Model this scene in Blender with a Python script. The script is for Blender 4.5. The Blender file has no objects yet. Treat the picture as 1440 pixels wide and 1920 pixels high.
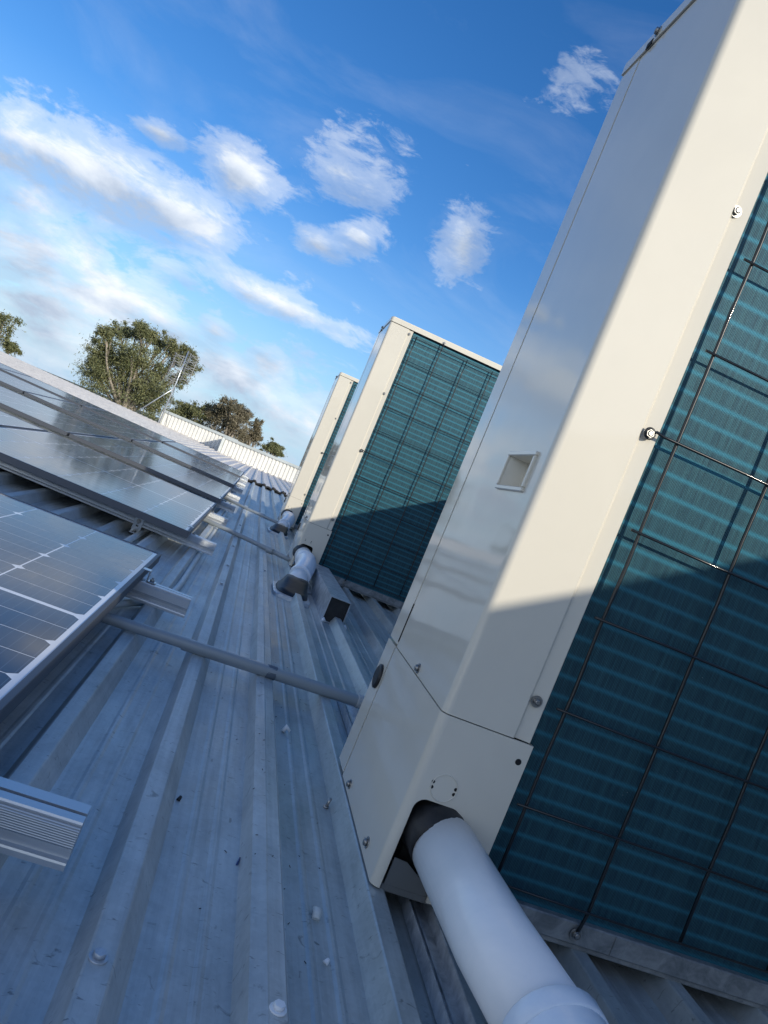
import bpy, math, random
from mathutils import Vector, Matrix
random.seed(11)
C = bpy.context.scene.collection
PI = math.pi

# ------------------------------------------------------------------ materials
def nodes(name):
    m = bpy.data.materials.new(name); m.use_nodes = True
    nt = m.node_tree; b = nt.nodes['Principled BSDF']
    return m, nt, b
def setp(b, **k):
    for a, v in k.items():
        b.inputs[a.replace('_', ' ')].default_value = v
def rgba(c): return (c[0], c[1], c[2], 1)
def simple(name, col, rough=.5, metal=0, coat=0, coatr=.05, spec=.5):
    m, nt, b = nodes(name)
    setp(b, Base_Color=rgba(col), Roughness=rough, Metallic=metal, Coat_Weight=coat, Coat_Roughness=coatr, Specular_IOR_Level=spec)
    return m
def N(nt, t, **k):
    n = nt.nodes.new(t)
    for a, v in k.items(): setattr(n, a, v)
    return n
def noise(nt, coord, scale, detail=4, rough=.55, dist=0):
    n = N(nt, 'ShaderNodeTexNoise'); n.inputs['Scale'].default_value = scale
    n.inputs['Detail'].default_value = detail; n.inputs['Roughness'].default_value = rough
    n.inputs['Distortion'].default_value = dist
    if coord is not None: nt.links.new(coord, n.inputs['Vector'])
    return n.outputs['Fac']
def coord(nt, scale=(1, 1, 1), kind='Object'):
    t = N(nt, 'ShaderNodeTexCoord'); mp = N(nt, 'ShaderNodeMapping')
    mp.inputs['Scale'].default_value = scale
    nt.links.new(t.outputs[kind], mp.inputs['Vector']); return mp.outputs['Vector']
def ramp(nt, fac, stops):
    r = N(nt, 'ShaderNodeValToRGB'); e = r.color_ramp.elements
    while len(e) < len(stops): e.new(.5)
    for i, (p, c) in enumerate(stops):
        e[i].position = p; e[i].color = rgba(c) if not isinstance(c, (int, float)) else (c, c, c, 1)
    nt.links.new(fac, r.inputs['Fac']); return r.outputs['Color']
def mix(nt, f, a, b, mode='MIX'):
    n = N(nt, 'ShaderNodeMix', data_type='RGBA', blend_type=mode)
    for s, v in ((n.inputs['Factor'], f), (n.inputs['A'], a), (n.inputs['B'], b)):
        if isinstance(v, (int, float)): s.default_value = v
        elif isinstance(v, tuple): s.default_value = rgba(v)
        else: nt.links.new(v, s)
    return n.outputs['Result']
def mth(nt, op, a, b=0, c=0, clamp=False):
    n = N(nt, 'ShaderNodeMath', operation=op); n.use_clamp = clamp
    for i, v in enumerate((a, b, c)):
        if isinstance(v, (int, float)): n.inputs[i].default_value = v
        else: nt.links.new(v, n.inputs[i])
    return n.outputs[0]
def bump(nt, b, h, strength=.2, dist=.002):
    n = N(nt, 'ShaderNodeBump'); n.inputs['Strength'].default_value = strength
    n.inputs['Distance'].default_value = dist
    nt.links.new(h, n.inputs['Height']); nt.links.new(n.outputs['Normal'], b.inputs['Normal'])

def roof_mat(name, lo, hi, metal=.45):
    m, nt, b = nodes(name)
    c1 = coord(nt, (9, .55, 4)); c2 = coord(nt, (1, 1, 1)); c3 = coord(nt, (60, 4, 30))
    n1 = noise(nt, c1, 1.2, 6, .65, .4); n2 = noise(nt, c2, 5, 6, .7, .6); n3 = noise(nt, c3, 1.5, 3, .6)
    sp = N(nt, 'ShaderNodeTexVoronoi'); sp.inputs['Scale'].default_value = 120; nt.links.new(c2, sp.inputs['Vector'])
    f = mth(nt, 'ADD', mth(nt, 'MULTIPLY', n1, .42), mth(nt, 'MULTIPLY', n2, .42))
    f = mth(nt, 'ADD', f, mth(nt, 'MULTIPLY', n3, .16))
    col = ramp(nt, f, [(.34, lo), (.52, tuple((a + c) / 2 for a, c in zip(lo, hi))), (.68, hi)])
    spot = ramp(nt, noise(nt, c2, 34, 3, .6, 1.2), [(.64, 1.), (.74, .55)])
    dash = ramp(nt, noise(nt, coord(nt, (40, 130, 40)), 1, 2, .5, .8), [(.69, 1.), (.75, .5)])
    run = ramp(nt, noise(nt, coord(nt, (34, .9, 6)), 1.3, 5, .7, .3), [(.34, .86), (.52, 1.), (.72, 1.06)])
    spot = mix(nt, 1, mix(nt, 1, spot, dash, 'MULTIPLY'), run, 'MULTIPLY')
    big = ramp(nt, noise(nt, coord(nt, (1.6, .8, 1)), 3.2, 4, .7, 1.5), [(.35, .86), (.6, 1.05)])
    col = mix(nt, 1, col, spot, 'MULTIPLY'); col = mix(nt, 1, col, big, 'MULTIPLY')
    grain = N(nt, 'ShaderNodeRGBToBW'); nt.links.new(sp.outputs['Color'], grain.inputs[0])
    col = mix(nt, .12, col, grain.outputs[0], 'SOFT_LIGHT')
    nt.links.new(col, b.inputs['Base Color'])
    nt.links.new(ramp(nt, n2, [(.3, .34), (.7, .56)]), b.inputs['Roughness'])
    b.inputs['Metallic'].default_value = metal
    bump(nt, b, mth(nt, 'ADD', mth(nt, 'MULTIPLY', noise(nt, c2, 7, 4, .6), 1.0), mth(nt, 'MULTIPLY', noise(nt, c2, 160, 2, .5), .10)), .35, .006)
    return m
M_ROOF = roof_mat('galvanised_roof', (.44, .475, .475), (.70, .735, .73), .22)
M_ROOFN = roof_mat('darker_roof_pan', (.37, .42, .43), (.57, .62, .625), .3)  # darker tone for the sheets right of the side lap
M_FAR = roof_mat('sun_brightened_far_roof', (.66, .60, .54), (.90, .85, .78), 0)  # pale warm colour raised to stand in for sun on the far roof

def paint(name, col, rough=.32, coat=.9, coatr=.03):
    m, nt, b = nodes(name)
    c = coord(nt)
    v = ramp(nt, noise(nt, c, 3.5, 5, .6, .4), [(.3, tuple(x * .94 for x in col)), (.7, col)])
    sc = ramp(nt, noise(nt, coord(nt, (30, 30, 9)), 3, 3, .7), [(.72, 1.), (.80, .90)])
    nt.links.new(mix(nt, 1, v, sc, 'MULTIPLY'), b.inputs['Base Color'])
    setp(b, Roughness=rough, Coat_Weight=coat, Coat_Roughness=coatr, Specular_IOR_Level=.3)
    w = mth(nt, 'ADD', mth(nt, 'MULTIPLY', noise(nt, c, 2.6, 2, .5), 1.0), mth(nt, 'MULTIPLY', noise(nt, c, 420, 2, .5), .008))
    bump(nt, b, w, .25, .012)
    nt.links.new([l for l in nt.links if l.to_socket == b.inputs['Normal']][0].from_socket, b.inputs['Coat Normal'])
    return m
M_CREAM = paint('cream_cabinet_paint', (.75, .70, .59), .5)
M_CREAM2 = paint('cream_base_paint', (.75, .70, .59), .36, .8, .05)
M_DARK = simple('dark_interior', (.01, .011, .012), .8)
M_WIRE = simple('black_coated_wire', (.008, .011, .014), .35, 0, .3)
M_BLACK = simple('black_rubber', (.014, .014, .016), .55, 0, .1, .3)
M_SCREW = simple('zinc_screw', (.38, .37, .35), .32, .9)
M_ALU = simple('mill_aluminium', (.62, .64, .66), .36, .75)
M_FRAME = simple('panel_frame_aluminium', (.13, .14, .16), .5, .6)
M_STEEL = simple('bright_steel', (.55, .57, .58), .3, .9)
M_GREYP = simple('grey_conduit_pvc', (.33, .37, .40), .42, 0, .25, .2)
M_TRAY = simple('grey_steel_tray', (.20, .21, .215), .5, .3)

def dirty(name, col, col2, rough, metal, sc, coat=0):
    m, nt, b = nodes(name)
    f = noise(nt, coord(nt), sc, 6, .68, .7)
    nt.links.new(ramp(nt, f, [(.36, col), (.64, col2)]), b.inputs['Base Color'])
    setp(b, Roughness=rough, Metallic=metal, Coat_Weight=coat, Coat_Roughness=.08)
    bump(nt, b, noise(nt, coord(nt), sc * 3, 3), .2, .002)
    return m
M_PVC = dirty('white_pvc', (.86, .88, .89), (.93, .93, .93), .42, 0, 9, .2)
M_PVC2 = dirty('white_pvc_fitting', (.72, .80, .90), (.82, .88, .94), .34, 0, 12, .15)
M_RAILB = dirty('dirty_grey_coil_rail', (.17, .19, .20), (.33, .35, .36), .55, .3, 22)
M_GALV = dirty('bright_galvanised_strut', (.38, .42, .46), (.68, .72, .76), .34, .35, 26)
M_FOAM = dirty('black_foam', (.010, .010, .011), (.028, .027, .028), .62, 0, 14, .12)
M_LEAD = dirty('black_rubber_boot', (.006, .007, .009), (.018, .020, .024), .5, 0, 30)
M_CAP = dirty('pale_capping_metal', (.62, .65, .62), (.82, .84, .81), .5, .1, 1.3)
M_WHITECLAD = dirty('white_ribbed_cladding', (.74, .73, .69), (.82, .81, .77), .55, 0, 2)
M_CAPG = dirty('grey_green_capping', (.42, .46, .46), (.52, .56, .56), .5, .1, 2)
M_BARK = dirty('pale_bark', (.20, .17, .13), (.46, .40, .33), .8, 0, 3)
M_WALL = dirty('rendered_wall', (.30, .30, .29), (.38, .38, .37), .8, 0, 3)
M_GROUND = dirty('dry_grass_ground', (.06, .08, .035), (.13, .12, .07), .95, 0, .08)
M_ALUR = None

def rail_mat():
    m, nt, b = nodes('ribbed_rail_aluminium')
    t = N(nt, 'ShaderNodeTexCoord'); s = N(nt, 'ShaderNodeSeparateXYZ'); nt.links.new(t.outputs['Object'], s.inputs[0])
    w = mth(nt, 'SINE', mth(nt, 'MULTIPLY', s.outputs['Z'], 2 * PI / .0033))
    nt.links.new(ramp(nt, mth(nt, 'MULTIPLY_ADD', w, .5, .5), [(0, (.34, .37, .40)), (1, (.66, .69, .72))]), b.inputs['Base Color'])
    setp(b, Roughness=.4, Metallic=.55); bump(nt, b, w, .4, .001); return m
M_ALUR = rail_mat()

def coil_mat():
    m, nt, b = nodes('teal_coil_fins')
    t = N(nt, 'ShaderNodeTexCoord'); s = N(nt, 'ShaderNodeSeparateXYZ'); nt.links.new(t.outputs['Object'], s.inputs[0])
    c = coord(nt)
    wob = mth(nt, 'MULTIPLY', mth(nt, 'SUBTRACT', noise(nt, coord(nt, (2, 1, 6)), 2.2, 3), .5), .004)
    z = mth(nt, 'ADD', s.outputs['Z'], wob)
    ph = mth(nt, 'FRACT', mth(nt, 'DIVIDE', z, .0389))
    tri = mth(nt, 'ABSOLUTE', mth(nt, 'SUBTRACT', ph, .5))           # 0 on the tube line
    tube = ramp(nt, tri, [(.0, 1.), (.06, .75), (.15, .12), (.24, 0.)])
    patch = ramp(nt, noise(nt, coord(nt, (.5, 1, 5)), 2.2, 4, .6, .3), [(.3, .8), (.7, 1.)])
    tube = mth(nt, 'MULTIPLY', tube, patch)
    base = ramp(nt, noise(nt, coord(nt, (60, 1, 5)), 1.7, 4, .7), [(.3, (.012, .055, .086)), (.7, (.032, .118, .150))])
    xw = mth(nt, 'ADD', s.outputs['X'], mth(nt, 'MULTIPLY', mth(nt, 'SUBTRACT', noise(nt, coord(nt, (1, 1, 1)), 6, 2), .5), .0016))
    fin = mth(nt, 'MULTIPLY_ADD', mth(nt, 'SINE', mth(nt, 'MULTIPLY', xw, 2 * PI / .0030)), .5, .5)
    col = mix(nt, 1, base, ramp(nt, fin, [(.15, .55), (.7, 1.15)]), 'MULTIPLY')
    streak = ramp(nt, noise(nt, coord(nt, (260, 1, 2.2)), 1, 3, .7), [(.34, .72), (.50, 1.0), (.68, 1.28)])
    col = mix(nt, .7, col, streak, 'MULTIPLY')
    col = mix(nt, mth(nt, 'MULTIPLY', tube, .85), col, mix(nt, 1, (.030, .205, .295), ramp(nt, fin, [(.15, .75), (.7, 1.1)]), 'MULTIPLY'))
    dust = ramp(nt, noise(nt, c, 130, 2, .5), [(.76, 0.), (.80, 1.)])
    dust = mth(nt, 'MULTIPLY', dust, ramp(nt, noise(nt, c, 9, 2), [(.5, 0.), (.62, .5)]))
    col = mix(nt, dust, col, (.35, .45, .48))
    nt.links.new(col, b.inputs['Base Color'])
    setp(b, Roughness=.42, Metallic=.35, Specular_IOR_Level=.4)
    bump(nt, b, fin, .5, .0012)
    return m
M_COIL = coil_mat()

def cell_mat():
    m, nt, b = nodes('solar_cell')
    t = N(nt, 'ShaderNodeTexCoord'); s = N(nt, 'ShaderNodeSeparateXYZ'); nt.links.new(t.outputs['Object'], s.inputs[0])
    ph = mth(nt, 'ABSOLUTE', mth(nt, 'SUBTRACT', mth(nt, 'FRACT', mth(nt, 'DIVIDE', s.outputs['X'], .0237)), .5))
    bus = ramp(nt, ph, [(.0, 1.), (.03, .5), (.05, 0.)])
    v = ramp(nt, noise(nt, coord(nt), 3, 4), [(.3, (.007, .008, .024)), (.7, (.013, .013, .032))])
    nt.links.new(mix(nt, mth(nt, 'MULTIPLY', bus, .5), v, (.12, .13, .16)), b.inputs['Base Color'])
    setp(b, Roughness=.35, Coat_Weight=.62, Coat_Roughness=.05, Specular_IOR_Level=.12)
    smear = noise(nt, coord(nt, (2.2, .8, 1)), 3.5, 6, .72, 1.6)
    nt.links.new(ramp(nt, smear, [(.35, .05), (.75, .12)]), b.inputs['Coat Roughness'])
    bump(nt, b, noise(nt, coord(nt), 5, 2), .05, .004)
    return m
M_CELL = cell_mat()
M_SHEET = simple('panel_backsheet', (.78, .80, .84), .5, 0, .62, .07, .1)

def leaf_mat(name, a, c):
    m, nt, b = nodes(name)
    inf = N(nt, 'ShaderNodeNewGeometry')
    f = noise(nt, inf.outputs['Position'], .55, 3)
    f2 = inf.outputs['Random Per Island']
    nt.links.new(ramp(nt, mth(nt, 'ADD', mth(nt, 'MULTIPLY', f, .6), mth(nt, 'MULTIPLY', f2, .4)), [(.25, a), (.7, c)]), b.inputs['Base Color'])
    setp(b, Roughness=.6); return m
M_LEAF = leaf_mat('gum_leaves', (.085, .110, .045), (.27, .27, .125))
M_LEAF2 = leaf_mat('brown_green_leaves', (.105, .10, .06), (.29, .245, .16))

# ------------------------------------------------------------------ mesh helpers
class MB:
    def __init__(s): s.v = []; s.f = []; s.mi = []; s.sm = []
    def add(s, v, f, mi=0, smooth=False):
        o = len(s.v); s.v += [tuple(p) for p in v]
        for q in f: s.f.append(tuple(i + o for i in q)); s.mi.append(mi); s.sm.append(smooth)
        return s
    def box(s, a, b, mi=0):
        x0, y0, z0 = a; x1, y1, z1 = b
        v = [(x0,y0,z0),(x1,y0,z0),(x1,y1,z0),(x0,y1,z0),(x0,y0,z1),(x1,y0,z1),(x1,y1,z1),(x0,y1,z1)]
        return s.add(v, [(0,3,2,1),(4,5,6,7),(0,1,5,4),(1,2,6,5),(2,3,7,6),(3,0,4,7)], mi)
    def bev(s, a, b, r=.002, mi=0):                       # chamfered box (vertical and horizontal edges)
        x0, y0, z0 = a; x1, y1, z1 = b; v = []
        for z, i in ((z0, r), (z0 + r, 0), (z1 - r, 0), (z1, r)):
            v += [(x0+i+r,y0+i,z),(x1-i-r,y0+i,z),(x1-i,y0+i+r,z),(x1-i,y1-i-r,z),(x1-i-r,y1-i,z),(x0+i+r,y1-i,z),(x0+i,y1-i-r,z),(x0+i,y0+i+r,z)]
        f = [tuple(range(7, -1, -1)), tuple(range(24, 32))]
        for k in range(3):
            for j in range(8):
                f.append((k*8+j, k*8+(j+1) % 8, k*8+8+(j+1) % 8, k*8+8+j))
        return s.add(v, f, mi)
    def tube(s, pts, r, n=12, mi=0, cap=True, closed=False):
        pts = [Vector(p) for p in pts]; m = len(pts)
        rr = r if isinstance(r, (list, tuple)) else [r] * m
        v = []; prev = None
        for i, p in enumerate(pts):
            if closed: t = (pts[(i+1) % m] - pts[i-1])
            else: t = (pts[min(i+1, m-1)] - pts[max(i-1, 0)])
            t.normalize()
            if prev is None:
                u = t.orthogonal().normalized()
            else:
                u = prev - t * prev.dot(t); u.normalize()
            prev = u; w = t.cross(u)
            for k in range(n):
                a = 2 * PI * k / n; v.append(p + (u * math.cos(a) + w * math.sin(a)) * rr[i])
        f = []
        for i in range(m if closed else m - 1):
            j = (i + 1) % m
            for k in range(n):
                f.append((i*n+k, i*n+(k+1) % n, j*n+(k+1) % n, j*n+k))
        s.add(v, f, mi, True)
        if cap and not closed:
            o = len(s.v) - len(v)
            s.f.append(tuple(o + k for k in range(n-1, -1, -1))); s.mi.append(mi); s.sm.append(False)
            s.f.append(tuple(o + (m-1)*n + k for k in range(n))); s.mi.append(mi); s.sm.append(False)
        return s
    def prism(s, prof, z0, z1, closed=False, mi=0, smooth=False):   # (x,y) outline pulled up in z
        n = len(prof); v = [(x, y, z0) for x, y in prof] + [(x, y, z1) for x, y in prof]
        f = [(i, (i+1) % n, n+(i+1) % n, n+i) for i in range(n if closed else n-1)]
        s.add(v, f, mi, smooth)
        if closed: s.add(v, [tuple(range(n-1, -1, -1)), tuple(range(n, 2*n))], mi)
        return s
    def build(s, name, mats, parent=None, loc=None):
        me = bpy.data.meshes.new(name); me.from_pydata(s.v, [], s.f)
        if not isinstance(mats, (list, tuple)): mats = [mats]
        for m in mats: me.materials.append(m)
        me.polygons.foreach_set('material_index', s.mi); me.polygons.foreach_set('use_smooth', s.sm)
        me.update(); o = bpy.data.objects.new(name, me); C.objects.link(o)
        if parent: o.parent = parent
        if loc: o.location = loc
        return o
def tag(o, label, cat, group=None):
    o['label'] = label; o['category'] = cat
    if group: o['group'] = group
    return o
def thing(name, label, cat, loc=(0, 0, 0), group=None):
    o = bpy.data.objects.new(name, None); C.objects.link(o); o.location = loc
    return tag(o, label, cat, group)
def struct(o, kind='structure'): o['kind'] = kind; return o
def kids(o): return [c for c in bpy.data.objects if c.parent == o]
def copy_tree(o, parent=None):
    c = o.copy(); C.objects.link(c); c.parent = parent
    for ch in kids(o): copy_tree(ch, c)
    return c
def bez(pts, n=8):                                       # Catmull-Rom through the points
    P = [Vector(p) for p in pts]; P = [P[0]*2-P[1]] + P + [P[-1]*2-P[-2]]; out = []
    for i in range(1, len(P)-2):
        for k in range(n):
            t = k / n; a, b, c, d = P[i-1], P[i], P[i+1], P[i+2]
            out.append(.5*((2*b)+(c-a)*t+(2*a-5*b+4*c-d)*t*t+(-a+3*b-3*c+d)*t**3))
    out.append(P[-2]); return out

# ------------------------------------------------------------------ the roof
def zr(x, y):
    z = .001 * max(0, y - 7) ** 2 if y < 15.7 else .0757 + (y - 15.7) * .0008
    if x < -.5: z += .035 * (-.5 - x)
    return z
YEND = 15.62
def roof_profile(x0, x1):
    P = []; pitch = .2035; k0 = math.floor((x0 - .05) / pitch); k1 = math.ceil((x1 - .05) / pitch)
    for k in range(k0, k1):
        c = .05 + k * pitch; nx = c + pitch
        if k == 1:     # side lap, a wider crest with the edge of the next sheet over it
            c = .257
            P += [(c-.034, 0), (c-.026, .040), (c-.002, .0425), (c+.001, .0415), (c+.024, .040), (c+.042, .0045), (c+.044, .0045), (c+.0442, 0)]
            a = c + .0442
        else:
            P += [(c-.036, 0), (c-.018, .039), (c-.015, .041), (c+.014, .041), (c+.017, .039), (c+.042, 0)]
            a = c + .042
        nl = (.257 if k + 1 == 1 else nx) - .036
        for t in (.33, .66):
            m = a + (nl - a) * t
            P += [(m-.008, 0), (m-.0025, .0019), (m+.0025, .0019), (m+.008, 0)]
    return P
prof = roof_profile(-9, 4.4)
def sheet(prof, ys, zf):
    v = []; f = []; n = len(prof)
    for y in ys:
        for x, z in prof: v.append((x, y, z + zf(x, y)))
    for j in range(len(ys)-1):
        for i in range(n-1): f.append((j*n+i, j*n+i+1, (j+1)*n+i+1, (j+1)*n+i))
    return MB().add(v, f)
ys = [-3, -1] + [i * .75 for i in range(0, 21)]
ys = [y for y in ys if y < YEND] + [YEND]
left = [p for p in prof if p[0] < .3012 + 1e-4]; right = [p for p in prof if p[0] > .3012 - 1e-4]
b_ = sheet(prof, ys, zr)
nq = len(prof) - 1
for i in range(len(b_.f)):
    if prof[i % nq][0] > .3011: b_.mi[i] = 1
struct(b_.build('roof', [M_ROOF, M_ROOFN]))
# the roof beyond the joint, its sheet standing a little higher
fp = []
k = -70
while k < 24:
    c = .03 + k * .226
    fp += [(c-.030, 0), (c-.014, .040), (c+.014, .040), (c+.030, 0)]; k += 1
struct(sheet(fp, [YEND + .09, 20, 24, 28, 33.3], lambda x, y: zr(x, y) + .045).build('far_roof', M_FAR))
struct(MB().box((-16, YEND + .05, -.6), (5.4, YEND + .088, .06)).build('roof_step', M_CAPG))
# storey below and the ground round it
struct(MB().box((-20, -3.2, -5), (9, 33.2, -.35)).build('lower_storey', M_WALL))
g = MB().add([(-900, -900, -5), (900, -900, -5), (900, 1200, -5), (-900, 1200, -5)], [(0, 1, 2, 3)]).build('ground', M_GROUND); struct(g)
# unseen sloping wall, added beyond the units to keep sun off the near roof
w = []
for y in (-9, 13.5):
    zt = 1.505 - .0485 * y
    w += [(1.93, y, -.3), (2.12, y, -.3), (2.12, y, zt), (1.93, y, zt)]
struct(MB().add(w, [(0,1,2,3),(7,6,5,4),(0,4,5,1),(1,5,6,2),(2,6,7,3),(3,7,4,0)]).build('unseen_shading_wall', M_WALL))

# foam closure strip along the joint
m = MB(); pts = []
x = -.16
while x < 2.2:
    pts.append((x, YEND + .03, zr(0, YEND) + .045 + .012 * math.sin(x * 40))); x += .03
m.tube(pts, .020, 8)
for k in range(1, 11):
    c = .05 + (k - 1) * .2035
    m.tube([(c-.03, YEND+.02, zr(0, YEND)+.055), (c, YEND+.02, zr(0, YEND)+.075), (c+.03, YEND+.02, zr(0, YEND)+.055)], .024, 8)
tag(m.build('foam_strip', M_FOAM), 'black foam strip lumpy over the ribs where the near roof meets the far roof', 'foam strip')

# ------------------------------------------------------------------ outdoor units
S = .94
def hexscrew(mb, p, axis, r=.008, h=.006, washer=True, mi=0):
    p = Vector(p); a = Vector(axis)
    if washer: mb.tube([p, p + a * .0018], r * 1.45, 18, mi)
    mb.tube([p + a * .0018, p + a * h], r, 6, mi)
    mb.tube([p + a * h, p + a * (h + .0015)], [r * .78, r * .5], 14, mi)
W = 1.24; D = .585; R = .015
def arc_profile(off, xs, ys_):                          # the sheet folded round the corner
    P = [(-off, ys_)]
    for i in range(9):
        a = PI + (PI/2) * i / 8
        P.append((R + (R + off) * math.cos(a), R + (R + off) * math.sin(a)))
    return P + xs
def make_unit(label):
    u = thing('outdoor_unit', label, 'air conditioner', group='outdoor units in a row along the roof')
    MB().box((.045, .045, .03), (W - .004, D - .006, 1.895)).build('inner_body', M_DARK, u)
    p = MB().prism(arc_profile(0, [(.1445, 0), (.1520, .0085), (.181, .0050), (.1825, .0065), (.1825, .044)], .488), .347, 1.898)
    for i in range(len(p.f)):
        if i < 9: p.sm[i] = True
    p.f.pop(0); p.mi.pop(0); p.sm.pop(0)
    gy0, gy1, gz0, gz1 = .068, .216, .785, .850
    def sf(a, b2, c, d): p.add([(0, a, c), (0, b2, c), (0, b2, d), (0, a, d)], [(3, 2, 1, 0)])
    sf(R, .488, .347, gz0); sf(R, .488, gz1, 1.898); sf(R, gy0, gz0, gz1); sf(gy1, .488, gz0, gz1)
    p.prism([(.0, .488), (.004, .4885), (.004, .46)], .347, 1.898)
    p.add([(.0, .488, .347), (.0, .022, .347), (.022, 0, .347), (.1465, 0, .347), (.1465, .02, .347), (.03, .03, .347), (.02, .488, .347)], [(0,1,2,3,4,5,6)])
    cp = p.build('corner_panel', M_CREAM, u)
    # base panel with the cut-out for the pipe
    zt = .3452; off = .0022; zo = .187; xo0 = R + .0005; xo1 = .110
    P = arc_profile(off, [(xo0, -off)], .488)
    q = MB().prism(P, .006, zt)
    for i in range(9): q.sm[i] = True
    def face(x0, x1, z0, z1): q.add([(x0, -off, z0), (x1, -off, z0), (x1, -off, z1), (x0, -off, z1)], [(0, 1, 2, 3)])
    rc = .022; top = []
    for i in range(7):
        a = PI - PI/2 * i/6; top.append((xo0 + rc + rc*math.cos(a), zo - rc + rc*math.sin(a)))
    for i in range(7):
        a = PI/2 - PI/2 * i/6; top.append((xo1 - rc + rc*math.cos(a), zo - rc + rc*math.sin(a)))
    pv = [(x, -off, z) for x, z in top]; up = [(x, -off, zt) for x, z in top]
    q.add(pv + up, [(i, i+1, len(top)+i+1, len(top)+i) for i in range(len(top)-1)])
    q.add([(x, -off, z) for x, z in top] + [(x, .004, z) for x, z in top], [(i+1, i, len(top)+i, len(top)+i+1) for i in range(len(top)-1)])
    face(xo1, .1875, .006, zt)
    q.add([(xo1, -off, .006), (xo1, .004, .006), (xo1, .004, zo-rc), (xo1, -off, zo-rc)], [(0,1,2,3)])
    q.add([(.1875, -off, .006), (.1875, .03, .006), (.1875, .03, zt), (.1875, -off, zt)], [(0,1,2,3)])
    q.add([(x, y, zt) for x, y in P] + [(.1875, -off, zt), (.1875, .004, zt), (.03, .004, zt), (.004, .03, zt), (.004, .488, zt)], [tuple(range(len(P)+5))])
    bp = q.build('base_panel', M_CREAM2, u)
    # knock-out ring and small holes stamped in the base panel
    k = MB()
    ring = [(.0568 + .0255*math.cos(a*PI/14), -.0026, .2171 + .0255*math.sin(a*PI/14)) for a in range(28)]
    k.tube(ring, .0011, 6, closed=True, cap=False)
    k.build('knockout_ring', M_CREAM2, bp)
    for x, z, r in ((.033, .2226, .0034), (.0338, .2124, .0034), (.0789, .2215, .0034), (.0787, .2118, .0034), (.171, .3087, .0062)):
        MB().tube([(x, -off - .0004, z), (x, -off + .001, z)], r, 14).build('drilled_hole', M_DARK, bp)
    # rear strip of the side
    r_ = MB().box((-.0012, .4915, .352), (.02, D, 1.898)).box((-.0030, .4925, .012), (.02, D, .346))
    rs = r_.build('rear_panel', M_CREAM, u)
    MB().box((-.0018, .4885, .36), (.001, .4925, .46)).build('slot', M_DARK, rs)
    gm = MB().tube([(-.003, .530, .255), (-.008, .530, .255), (-.011, .530, .255)], [.031, .031, .024], 28)
    gm.build('grommet', M_BLACK, u)
    # right, rear and lower sheets (seen only from the side)
    MB().box((W - .004, .0, .012), (W, D, 1.898)).box((.02, D - .004, .012), (W - .004, D, 1.898)).build('outer_panel', M_CREAM, u)
    # recessed grip in the side
    gr = MB(); y0, y1, z0, z1 = .068, .216, .785, .850
    for (a, b2, c, d) in ((y0-.009, y1+.009, z1, z1+.009), (y0-.009, y1+.009, z0-.009, z0), (y0-.009, y0, z0, z1), (y1, y1+.009, z0, z1)):
        gr.bev((-.006, a, c), (.002, b2, d), .0018)
    gr.build('hand_grip', M_CREAM2, u)
    t = MB(); dx = .036
    t.add([(0, y0, z0), (0, y1, z0), (0, y1, z1), (0, y0, z1), (dx, y0+.012, z0+.010), (dx, y1-.012, z0+.010), (dx, y1-.012, z1-.002), (dx, y0+.012, z1-.002)],
          [(0,1,5,4),(1,2,6,5),(2,3,7,6),(3,0,4,7),(4,5,6,7)])
    t.build('grip_pocket', M_CREAM2, u)
    # top cover with its turned-down rim
    tc = MB()
    Pt = arc_profile(.005, [(W + .005, -.005)], D + .004) + [(W + .005, D + .004)]
    tc.prism(Pt, 1.902, 1.934, closed=True)
    for i in range(1, 9): tc.sm[i] = True
    Pi = [(x * .985 + .009, y * .97 + .008) for x, y in Pt]
    tc.prism(Pi, 1.934, 1.941, closed=True)
    tp = tc.build('top_cover', M_CREAM, u)
    MB().box((-.0065, .430, 1.898), (-.004, .458, 1.913)).build('rim_notch', M_DARK, tp)
    MB().prism([(x*.995+.003, y*.99+.004) for x, y in arc_profile(-.001, [(W - .001, .001)], D)], 1.897, 1.9025).build('seam_shadow_gap', M_DARK, tp)
    # coil
    x0, x1, z0, z1, yc = .176, W - .012, .050, 1.902, .021
    n = 24; v = []
    cx = [(x0, yc + .012), (x0 + .006, yc + .004), (x0 + .014, yc)] + [(x0 + .014 + (x1 - x0 - .014) * i / n, yc) for i in range(1, n+1)]
    cm = MB().prism(cx, z0, z1)
    cm.add([(x0, yc + .002, z0), (x1, yc + .002, z0), (x1, yc + .04, z0), (x0, yc + .04, z0)], [(0,1,2,3)])
    cm.build('coil', M_COIL, u)
    br = MB().bev((.19, .004, .012), (W, .034, .055), .003)
    br.box((.50, .0015, .014), (.502, .0038, .053)); br.bev((.19, .012, .0), (W, .05, .0118), .002)
    rb = br.build('base_rail', M_RAILB, u)
    MB().box((.02, .006, .0), (.185, .08, .012)).add([(.024,.007,.012),(.128,.007,.012),(.128,.007,.040),(.112,.007,.030),(.09,.007,.038),(.05,.007,.062),(.024,.007,.064)], [(0,1,2,3,4,5,6)]).add([(.024,.009,.012),(.128,.009,.012),(.128,.009,.040),(.112,.009,.030),(.09,.009,.038),(.05,.009,.062),(.024,.009,.064)], [(6,5,4,3,2,1,0)]).build('base_tray', M_TRAY, u)
    # wire guard standing clear of the coil
    g_ = MB(); yw = -.006; wz = [.239, .4275, .6113, .7860, .9660, 1.1440, 1.3235, 1.505, 1.685, 1.855, .095 - .008]
    wx = [.2165, .4175, .6235, .83, 1.035, 1.20]
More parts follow.
